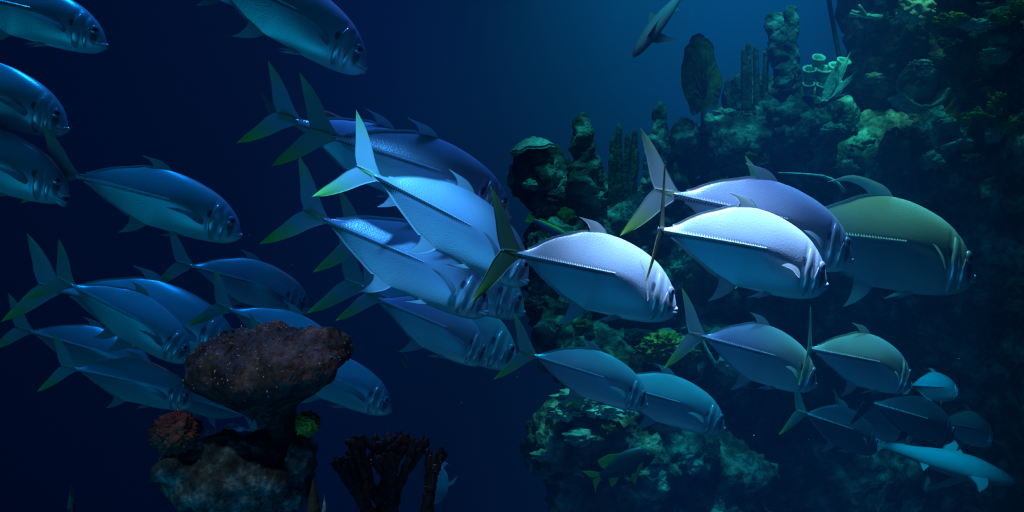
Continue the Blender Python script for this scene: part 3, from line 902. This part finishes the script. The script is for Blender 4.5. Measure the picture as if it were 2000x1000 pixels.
def sea_fan(label, c, outline, th, mat, rot=(0, 0, 0), seed=1):
    """outline: (x, z) polygon in metres round the holdfast; a thick ribbed fan"""
    root = thing('sea_fan', label, 'coral', c); root.rotation_euler = rot
    n = len(outline); V, rings = [], 9
    for side in (1, -1):
        for k in range(rings + 1):
            t = k / rings
            for j in range(n):
                x, z = outline[j]
                cx, cz = 0, sum(o[1] for o in outline) / n
                px_, pz_ = cx + (x - cx) * t, cz + (z - cz) * t
                w = noise.noise(Vector((px_ * 6 + seed, pz_ * 6, 0))) * .04
                V.append((px_, w + side * th * (math.sqrt(max(0, 1 - t * t)) * .7 + .3) * (1 + .5 * noise.noise(Vector((px_ * 40, pz_ * 40, seed)))), pz_))
    m = (rings + 1) * n
    f = grid_faces(rings + 1, n, True) + [tuple(reversed(q)) for q in grid_faces(rings + 1, n, True, base=m)]
    for j in range(n):
        a = rings * n + j; b = rings * n + (j + 1) % n
        f.append((a, a + m, b + m, b))
    link('fan_blade', mesh_from('fan_blade', V, f, mat), root)
    z0 = min(o[1] for o in outline)
    v, fc = tube([(0, 0, z0 - .10), (0, 0, z0), (0.01, 0, z0 + .2)], [.03, .022, .012], 10)
    link('stem', mesh_from('stem', v, fc, mat), root)
    rb = MB()
    for q in range(9):
        o = outline[int((q + .5) / 9 * n * .98)]
        rb.add(tube([(0, -th * .9, z0 + .1), (o[0] * .45, -th * 1.05, z0 + .1 + (o[1] - z0) * .5), (o[0] * .9, -th * .5, o[1] * .92)], [.012, .009, .004], 6))
    link('ribs', rb.mesh('ribs', mat), root)
    return root

def ragged(rx, z0, z1, n=40, seed=1, amp=.12, lean=0.0):
    out = []
    for k in range(n):
        a = 2 * PI * k / n
        q = 1 + amp * noise.noise(Vector((math.cos(a) * 2.5 + seed, math.sin(a) * 2.5, seed)))
        zc, h = (z0 + z1) / 2, (z1 - z0) / 2
        ca, sa = math.cos(a), math.sin(a)
        ca = math.copysign(abs(ca) ** .75, ca); sa = math.copysign(abs(sa) ** .75, sa)
        out.append((rx * ca * q * (1 - .18 * sa), zc + h * sa * q))
    return out

def m_at(px, Y): return px * Y / F         # pixels to metres at a depth

# ---- corals on the ridge
Y = 6.9
sea_fan('tall olive-brown sea fan standing alone at the left end of the ridge', at(1374, 222, Y), ragged(m_at(37, Y), 0, m_at(152, Y), seed=4, amp=.16), .03, MAT['fan'], (0, math.radians(-4), math.radians(12)), 4)
knob_column('finger_coral', 'finger', 'clump of upright finger corals beside the sea fan', 'coral',
    [(at(x, 215, Y + .12), at(x + q, y1, Y + .05), m_at(6.5, Y), m_at(5.5, Y)) for x, q, y1 in ((1454, -2, 94), (1463, -2, 80), (1479, -3, 88), (1494, 2, 92))], MAT['coral_brown'], 2, knob=.2)
knob_column('tower_coral', 'spire', 'tallest dark coral tower with two knobbly heads, right of the finger corals', 'coral',
    [(at(1530, 170, Y), at(1514, 22, Y), m_at(20, Y), m_at(19, Y)), (at(1540, 180, Y + .05), at(1545, 8, Y + .05), m_at(21, Y), m_at(14, Y))], MAT['rock'], 6, knob=.35)
tube_sponge('cluster of ring-mouthed tube sponges under the teal soft coral', at(1600, 185, 6.8),
    [(m_at(dx, 6.8), m_at(dz, 6.8), m_at(r, 6.8), m_at(24, 6.8), ln, .9) for dx, dz, r, ln in
     ((-20, 30, 13, -.2), (4, 30, 14, 0), (26, 36, 14, .1), (-22, 2, 11, -.2), (2, 0, 12, 0), (26, 4, 13, .2), (-6, 52, 12, 0), (40, 46, 13, .2))], MAT['coral_teal'])
# teal soft coral of radiating blades
def blades(label, c, tips, mat, name='soft_coral'):
    root = thing(name, label, 'coral', c)
    for k, (x, z, w) in enumerate(tips):
        lead = [(-w * .5, 0), (x * .5 - w, z * .5), (x, z)]; trail = [(w * .5, 0), (x * .5 + w, z * .5), (x, z)]
        g = fin_grid(lead, trail, 16, 8, .014, -.02 * (k % 3), -.12 + .05 * (k % 4), .02)
        link('blade', mesh_from('blade', g[0], g[1], mat, True, g[2]), root)
    return root
blades('fan of bright teal soft coral blades against the dark cliff edge', at(1606, 208, 6.40),
    [(m_at(x, 6.75), m_at(z, 6.75), m_at(w, 6.75)) for x, z, w in ((72, 118, 10), (62, 104, 11), (50, 96, 12), (70, 88, 10), (40, 84, 11), (74, 66, 9), (56, 62, 12), (60, 40, 8), (30, 70, 10), (66, 112, 8))], MAT['coral_teal']).rotation_euler = (math.radians(-38), 0, 0)
# ---- cliff
lump('brain_coral', 'dark round brain coral nested in the cliff with a pale crown', 'coral', at(1794, 165, 6.75), m_at(40, 6.75), MAT['rock'], amp=.05, ridges=.12, seed=5)
lump('encrusting_coral', 'pale crust on the crown of the round brain coral', 'coral', at(1797, 128, 6.72), m_at(22, 6.7), MAT['coral_teal'], (1, .8, .42), .5, 3, 7)
def bowl(label, c, r, mat, a0, a1):
    V, n, m = [], 40, 6
    for side in (0, 1):
        for i in range(n + 1):
            a = math.radians(a0 + (a1 - a0) * i / n)
            for j in range(m + 1):
                t = j / m
                w = .012 * (1 + .8 * noise.noise(Vector((i * .4, j, 2)))) * (1 if side else -1)
                rr = r * (1 + .06 * noise.noise(Vector((i * .3, 0, 5)))) + w
                V.append((rr * math.cos(a), -.12 + .24 * t, rr * math.sin(a)))
    k = (n + 1) * (m + 1)
    f = grid_faces(n + 1, m + 1) + [tuple(reversed(q)) for q in grid_faces(n + 1, m + 1, base=k)]
    for i in range(n):
        for j in (0, m):
            a = i * (m + 1) + j; b = a + m + 1
            f.append((a, b, b + k, a + k))
    return tag(link('plate_coral', mesh_from('plate_coral', V, f, mat), None, c), label, 'coral')
bowl('curved teal plate coral cupping the round brain coral from below', at(1794, 165, 6.6), m_at(49, 6.6), MAT['coral_teal'], 205, 345)
lump('encrusting_coral', 'bright pale-green coral lump at the top edge of the cliff', 'coral', at(1790, 14, 6.9), m_at(28, 6.9), MAT['coral_teal'], (1.1, .8, .95), .55, 3, 9)
branching('antler_coral', 'thin pale antler coral near the top edge, left of the green lump', 'coral', at(1712, 34, 6.8), MAT['coral_teal'], 1, .13, .018, .7, 5, up=(-1, 0, .15), stems=2)
for k, (x, y, r, sx, lab) in enumerate((
        (1860, 38, 20, 1.5, 'green algae tuft at the left end of the cliff ledge'),
        (1905, 48, 18, 1.8, 'green algae tuft in the middle of the cliff ledge'),
        (1955, 36, 20, 1.2, 'yellow-green coral head at the right end of the cliff ledge'),
        (1990, 12, 16, 1.0, 'yellow-green coral head in the top right corner'))):
    lump('algae_tuft' if k < 2 else 'boulder_coral', lab, 'coral' if k > 1 else 'algae', at(x, y, 6.6), m_at(r, 6.6), MAT['moss'] if k != 1 else MAT['coral_teal'], (sx, .8, .55), .6, 4, 20 + k)
lump('boulder_coral', 'round yellow-green coral head under the ledge', 'coral', at(1886, 233, 6.5), m_at(15, 6.5), MAT['moss'], (1, .9, .8), .4, 4, 31)
branching('staghorn_coral', 'yellow-green staghorn coral at the right side of the cliff', 'coral', at(1975, 248, 6.4), MAT['moss'], 2, .12, .026, .8, 12, up=(-.8, -.2, .7), stems=3)
lump('boulder_coral', 'knobbly yellow-green coral at the foot of the staghorn coral', 'coral', at(1968, 244, 6.35), m_at(22, 6.4), MAT['moss'], (1, .8, .7), .6, 5, 33)
sea_fan('broad olive sea fan hanging low on the cliff face', at(1740, 338, 6.5), ragged(m_at(30, 6.5), 0, m_at(86, 6.5), seed=9, amp=.2), .03, MAT['fan'], (0, math.radians(6), 0), 9)
branching('antler_coral', 'small green twig coral low on the cliff, right of the olive fan', 'coral', at(1830, 290, 6.5), MAT['coral_teal'], 1, .12, .016, .8, 15, up=(.6, 0, .5), stems=2)
# ---- slope
Y = 7.1
def plate(label, c, rx, rz, mat, seed, tilt=0):
    V, n, m = [], 14, 40
    for side in (1, -1):
        for k in range(n + 1):
            t = k / n
            for j in range(m):
                a = 2 * PI * j / m
                q = t * (1 + .14 * noise.noise(Vector((math.cos(a) * 2, math.sin(a) * 2, seed))))
                V.append((rx * q * math.cos(a), rx * .7 * q * math.sin(a), rz * (1 - (q ** 2)) + side * .012 + .02 * noise.noise(Vector((q * math.cos(a) * 5, q * math.sin(a) * 5, seed)))))
    k = (n + 1) * m
    f = grid_faces(n + 1, m, True) + [tuple(reversed(q)) for q in grid_faces(n + 1, m, True, base=k)]
    for j in range(m): f.append((n * m + j, n * m + j + k, n * m + (j + 1) % m + k, n * m + (j + 1) % m))
    return tag(link('plate_coral', mesh_from('plate_coral', V, f, mat), None, c, (0, math.radians(tilt), 0)), label, 'coral')
plate('curling plate coral capping the far left end of the reef slope', at(1040, 292, Y), m_at(44, Y), m_at(20, Y), MAT['coral_teal'], 3, -10)
knob_column('tower_coral', 'spire', 'knobby column coral rising from the left of the reef slope', 'coral',
    [(at(1140, 380, Y), at(1138, 218, Y), m_at(30, Y), m_at(16, Y)), (at(1165, 400, Y + .1), at(1160, 300, Y + .1), m_at(22, Y), m_at(14, Y))], MAT['rock'], 4, knob=.45)
knob_column('finger_coral', 'finger', 'cluster of thin upright finger corals between the two knobby columns', 'coral',
    [(at(x, 440, Y + .1), at(x + q, y1, Y), m_at(8, Y), m_at(6, Y)) for x, q, y1 in ((1212, -4, 238), (1204, -8, 266), (1224, 0, 258), (1236, 4, 250), (1230, 14, 290), (1198, -4, 300))], MAT['coral_brown'], 9, knob=.3)
knob_column('tower_coral', 'spire', 'tall pointed column coral left of the blue jack tails', 'coral',
    [(at(1290, 460, Y - .1), at(1290, 196, Y - .1), m_at(30, Y), m_at(12, Y)), (at(1276, 440, Y - .15), at(1272, 260, Y - .15), m_at(18, Y), m_at(14, Y))], MAT['rock'], 12, knob=.45)
lump('boulder_coral', 'rounded teal coral head right of the tall pointed column', 'coral', at(1338, 268, Y - .1), m_at(28, Y), MAT['rock'], (1, .9, 1.2), .3, 3, 41)
lump('boulder_coral', 'small teal coral head below the sea fan', 'coral', at(1384, 236, Y - .2), m_at(14, Y), MAT['coral_teal'], (.8, .9, 1), .2, 3, 42)
v, fc = tube([at(x, y, 5.6) for x, y in ((1520, 338), (1550, 339), (1580, 341), (1606, 344), (1624, 350), (1636, 358), (1650, 375))], [.006, .007, .008, .009, .010, .011, .012], 8)
tag(link('sea_whip', mesh_from('sea_whip', v, fc, MAT['coral_teal'])), 'thin arching sea whip above the greenish jack', 'coral')
v, fc = tube([at(x, y, 7.0) for x, y in ((1617, -30), (1619, 0), (1624, 30), (1630, 62), (1637, 100), (1650, 160))], [.018] * 6, 8)
tag(link('sea_whip', mesh_from('sea_whip', v, fc, MAT['coral_dark'])), 'dark upright sea whip at the top edge, left of the cliff', 'coral')
lump('rock_dome', 'dark rounded rock under the mossy coral cushion', 'rock', at(1292, 722, 6.2), m_at(68, 6.2), MAT['coral_dark'], (1, .8, .85), .12, 2, 51)
lump('mossy_coral', 'mossy green coral cushion on the dark rounded rock', 'coral', at(1302, 682, 5.95), m_at(50, 6), MAT['moss'], (1, .8, .62), .30, 7, 52, 60, 90, .35)
root = lump('coral_cluster', 'pale teal coral cluster beside the green-tailed teal jack', 'coral', at(1424, 712, 6.1), m_at(22, 6.1), MAT['coral_teal'], (1, .8, .7), .7, 3, 53)
v, fc = tube([at(x, y, 6.1) for x, y in ((1372, 664), (1380, 682), (1390, 700), (1400, 716))], [.010, .012, .014, .016], 8)
tag(link('sea_whip', mesh_from('sea_whip', v, fc, MAT['coral_teal'])), 'short slanting coral stick left of the pale teal cluster', 'coral')
# bright knobbly crust on the low boulder
for k, (x, y, r, sx, lab) in enumerate((
        (1122, 776, 22, 1.5, 'sunlit teal crust, highest on the low boulder mound'),
        (1100, 806, 20, 1.4, 'sunlit teal crust at the left end of the low boulder mound'),
        (1165, 800, 20, 1.1, 'sunlit teal crust in the middle of the low boulder mound'),
        (1205, 800, 22, 1.5, 'sunlit teal crust at the right end of the low boulder mound'))):
    lump('encrusting_coral', lab, 'coral', at(x, y, 5.85), m_at(r, 5.85), MAT['coral_teal'], (sx, 1, .6), .7, 3.2, 60 + k)
# small growths dotted over the reef
rnd = random.Random(21)
spots = [(rnd.uniform(1340, 1700), rnd.uniform(215, 400)) for _ in range(26)] + [(rnd.uniform(1030, 1330), rnd.uniform(330, 660)) for _ in range(30)] \
      + [(rnd.uniform(1700, 1990), rnd.uniform(10, 330)) for _ in range(22)] + [(rnd.uniform(1060, 1480), rnd.uniform(830, 960)) for _ in range(10)]
protos = {}
for k, (x, y) in enumerate(spots):
    p, n = on_reef(x, y)
    r = rnd.uniform(.035, .095)
    zone = ('ridge', 'slope', 'cliff', 'low boulder mound')[0 if k < 26 else 1 if k < 56 else 2 if k < 78 else 3]
    key = k % 5
    mt = MAT['coral_teal'] if key in (0, 3) else MAT['rock'] if key in (1, 4) else MAT['moss']
    if key not in protos:
        protos[key] = lump('encrusting_coral', None, None, (0, 0, 0), 1.0, mt, (1, 1, .75), .55, 3, 70 + key, 18, 26)
        o = protos[key]
    else:
        o = protos[key].copy(); COL.objects.link(o)
    o.location = p; o.scale = (r * rnd.uniform(.8, 1.5), r, r * rnd.uniform(.6, 1.2)); o.rotation_euler = (0, 0, rnd.uniform(0, 6))
    tag(o, 'small rough coral knob growing on the reef ' + zone if zone != 'low boulder mound' else 'small rough coral knob growing on the low boulder mound', 'coral', 'coral knobs on the ' + zone)

# ------------------------------------------------------------------ foreground: coral table on its rock
rock_mass('pedestal_rock', 'pale rock pillar in the foreground under the table coral', [
    (460, 930, 2.10, .165, .15, .075), (385, 940, 2.08, .070, .10, .06), (550, 935, 2.12, .075, .10, .075), (465, 888, 2.12, .150, .12, .055), (455, 872, 2.10, .11, .10, .032), (352, 905, 2.06, .045, .09, .045), (590, 890, 2.08, .035, .07, .05), (478, 1010, 2.12, .125, .13, .12),
    (480, 1180, 2.15, .11, .12, .25), (480, 1500, 2.2, .13, .14, .35), (490, 2100, 2.2, .2, .2, .5), (490, 3000, 2.2, .3, .3, .8), (490, 3900, 2.2, .4, .4, .8), (490, 4800, 2.2, .5, .5, .8)], MAT['rock_pale'], 14, 0.010, 0.020, 13.0)
def table_coral(label, c, tilt):
    root = thing('table_coral', label, 'coral', c)
    root.rotation_euler = tilt
    n = 110
    outline = [(.0, 0.058), (.25, .058), (.5, .052), (.72, .040), (.88, .022), (.98, .004), (1.0, -.014), (.93, -.036), (.76, -.062), (.55, -.092), (.36, -.118), (.25, -.150)]
    V, U = [], []
    rings = 84
    for k in range(rings + 1):
        t = k / rings
        r_, z_ = interp(t, [i / 11 for i in range(12)], [o[0] for o in outline]), interp(t, [i / 11 for i in range(12)], [o[1] for o in outline])
        for j in range(n):
            a = 2 * PI * j / n
            R_ = .180 * (1 + .34 * noise.noise(Vector((math.cos(a) * 1.9 + 4, math.sin(a) * 1.6, 2))) + .05 * noise.noise(Vector((math.cos(a) * 6, math.sin(a) * 6, 9))))
            R_ *= 1 + .10 * math.cos(a)
            x, y = r_ * R_ * math.cos(a), r_ * R_ * math.sin(a) * .85
            b = 0
            if t < .62:
                q = Vector((x * 38, y * 38, z_ * 20))
                b = .0085 * noise.noise(q) + .0065 * noise.noise(q * 2.6) + .010 * noise.noise(q * .35)
            else:
                b = .005 * noise.noise(Vector((x * 25, y * 25, z_ * 25)))
            edge = .034 * noise.noise(Vector((math.cos(a) * 2.2, math.sin(a) * 2.2, 5))) * t
            V.append((x, y, z_ + b + edge))
    f = grid_faces(rings + 1, n, True)
    cap = link('cap', mesh_from('cap', V, f, MAT['cap']), root)
    tb = tube([(0.01, 0, -.100), (.018, 0, -.13), (.024, 0, -.17), (.026, 0, -.215)], [.066, .050, .040, .050], 24)
    st = link('stem', mesh_from('stem', tb[0], tb[1], MAT['coral_dark']), root)
    mb = MB(); rnd = random.Random(5)
    for _ in range(300):
        k = int(rings * rnd.uniform(.10, .60)); j = rnd.randrange(n)
        p = Vector(V[k * n + j])
        mb.add(ball(p + Vector((0, 0, .001)), rnd.choice((.0008, .0011, .0016)), 4, 6))
    sp = link('specks', mb.mesh('specks', MAT['speck']), root); sp['kind'] = 'stuff'
    return root
table_coral('large brown mushroom-shaped table coral with glinting specks in the foreground', at(500, 702, 2.05), (math.radians(19), math.radians(-7), 0))
def sponge_lump(name, label, cat, c, r, mat, sq, seed, specks=14):
    root = thing(name, label, cat, c)
    V, Fc = [], []
    nu, nv = 60, 80
    for i in range(nu + 1):
        ph = PI * i / nu - PI / 2
        for j in range(nv):
            th = 2 * PI * j / nv
            d = Vector((math.cos(ph) * math.cos(th), math.cos(ph) * math.sin(th), math.sin(ph)))
            q = d * 3 + Vector((seed, seed * 2, 0))
            k = 1 + .18 * noise.noise(q) + .30 * abs(noise.noise(q * 1.9)) + .12 * noise.noise(q * 5)
            V.append((d.x * sq[0] * k * r, d.y * sq[1] * k * r, d.z * sq[2] * k * r))
    link('head', mesh_from('head', V, grid_faces(nu + 1, nv, True), mat), root)
    if specks:
        mb = MB(); rnd = random.Random(seed)
        for _ in range(specks):
            p = Vector(V[rnd.randrange(nv * 30, nv * 56)])
            mb.add(ball(p * 1.02, .0013, 4, 6))
        link('specks', mb.mesh('specks', MAT['speck']), root)['kind'] = 'stuff'
    return root
sponge_lump('red_sponge', 'rusty red sponge on the left shoulder of the rock pillar', 'sponge', at(343, 846, 2.02), m_at(44, 2.0), MAT['coral_red'], (1.0, .8, .85), 3)
sponge_lump('yellow_coral', 'small round yellow-green coral on the right shoulder of the rock pillar', 'coral', at(601, 827, 2.0), m_at(22, 2.0), MAT['yellow'], (1, .9, .95), 8, 0)
def finger(label, p0, p1, r0, r1, seed, mat):
    root = thing('finger_sponge', label, 'sponge', p0)
    d = Vector(p1) - Vector(p0)
    n, m, V = 40, 22, []
    for k in range(n + 1):
        t = k / n
        r = (r0 + (r1 - r0) * t) * (math.sqrt(max(0, 1 - max(0, (t - .8) / .2) ** 2)) + .02)
        for j in range(m):
            th = 2 * PI * j / m
            c = d * t
            q = Vector((math.cos(th) * 1.3, math.sin(th) * 1.3, t * 9 + seed))
            rr = r * (1 + .22 * noise.noise(q) + .12 * noise.noise(q * 2.7))
            V.append((c.x + rr * math.cos(th), c.y + rr * math.sin(th), c.z))
    link('stalk', mesh_from('stalk', V, grid_faces(n + 1, m, True) + [tuple(n * m + j for j in range(m))], mat), root)
    return root
finger('dark finger sponge leaning just right of the rock pillar', at(600, 2400, 2.2), at(612, 934, 2.02), .06, .022, 2, MAT['coral_brown'])
finger('pale tipped finger sponge, rightmost beside the rock pillar', at(615, 2400, 2.1), at(634, 965, 1.95), .05, .012, 5, MAT['rock_pale'])
finger('lone pale finger sponge rising at the bottom left', at(110, 2600, 2.0), at(139, 946, 1.95), .10, .014, 8, MAT['rock_pale'])
# dark branching coral
bc = branching('branching_coral', 'dark maroon branching coral at the bottom, left of centre', 'coral', at(755, 1040, 2.3), MAT['coral_dark'], 3, .085, .020, .62, 31, stems=5)
bc2 = branching('branching_coral', 'second dark branching coral touching the small diving fish', 'coral', at(812, 1010, 2.3), MAT['coral_dark'], 2, .07, .016, .35, 36, up=(.15, 0, 1), stems=2)
for o_, sd in ((bc, 3), (bc2, 6)):
    mb = MB(); rr = random.Random(sd); vs_ = o_.data.vertices
    for _ in range(26):
        mb.add(ball(vs_[rr.randrange(len(vs_))].co * 1.002, rr.choice((.0012, .0018)), 4, 6))
    sp = link('specks', mb.mesh('specks', MAT['speck']), o_); sp['kind'] = 'stuff'
lump('rock_mound', 'dark rock base under the branching corals', 'rock', at(780, 1180, 2.35), .16, MAT['coral_dark'], (1.2, 1, .8), .2, 3, 77)
lump('rock_mound', 'dark rock at the tank bottom under the branching corals', 'rock', (-.28, 2.75, 2.3), 1.0, MAT['coral_dark'], (.28, .33, 2.4), .1, 3, 78)
# drifting specks in the water
mb = MB(); rnd = random.Random(9)
for _ in range(70):
    Yd = rnd.uniform(1.6, 4.5)
    mb.add(ball(at(rnd.uniform(0, 2000), rnd.uniform(0, 1000), Yd), rnd.choice((.0006, .0009, .0012)), 4, 6))
tag(link('drifting_specks', mb.mesh('drifting_specks', MAT['speck'])), 'tiny pale specks drifting in the open water', 'particles', None, 'stuff')
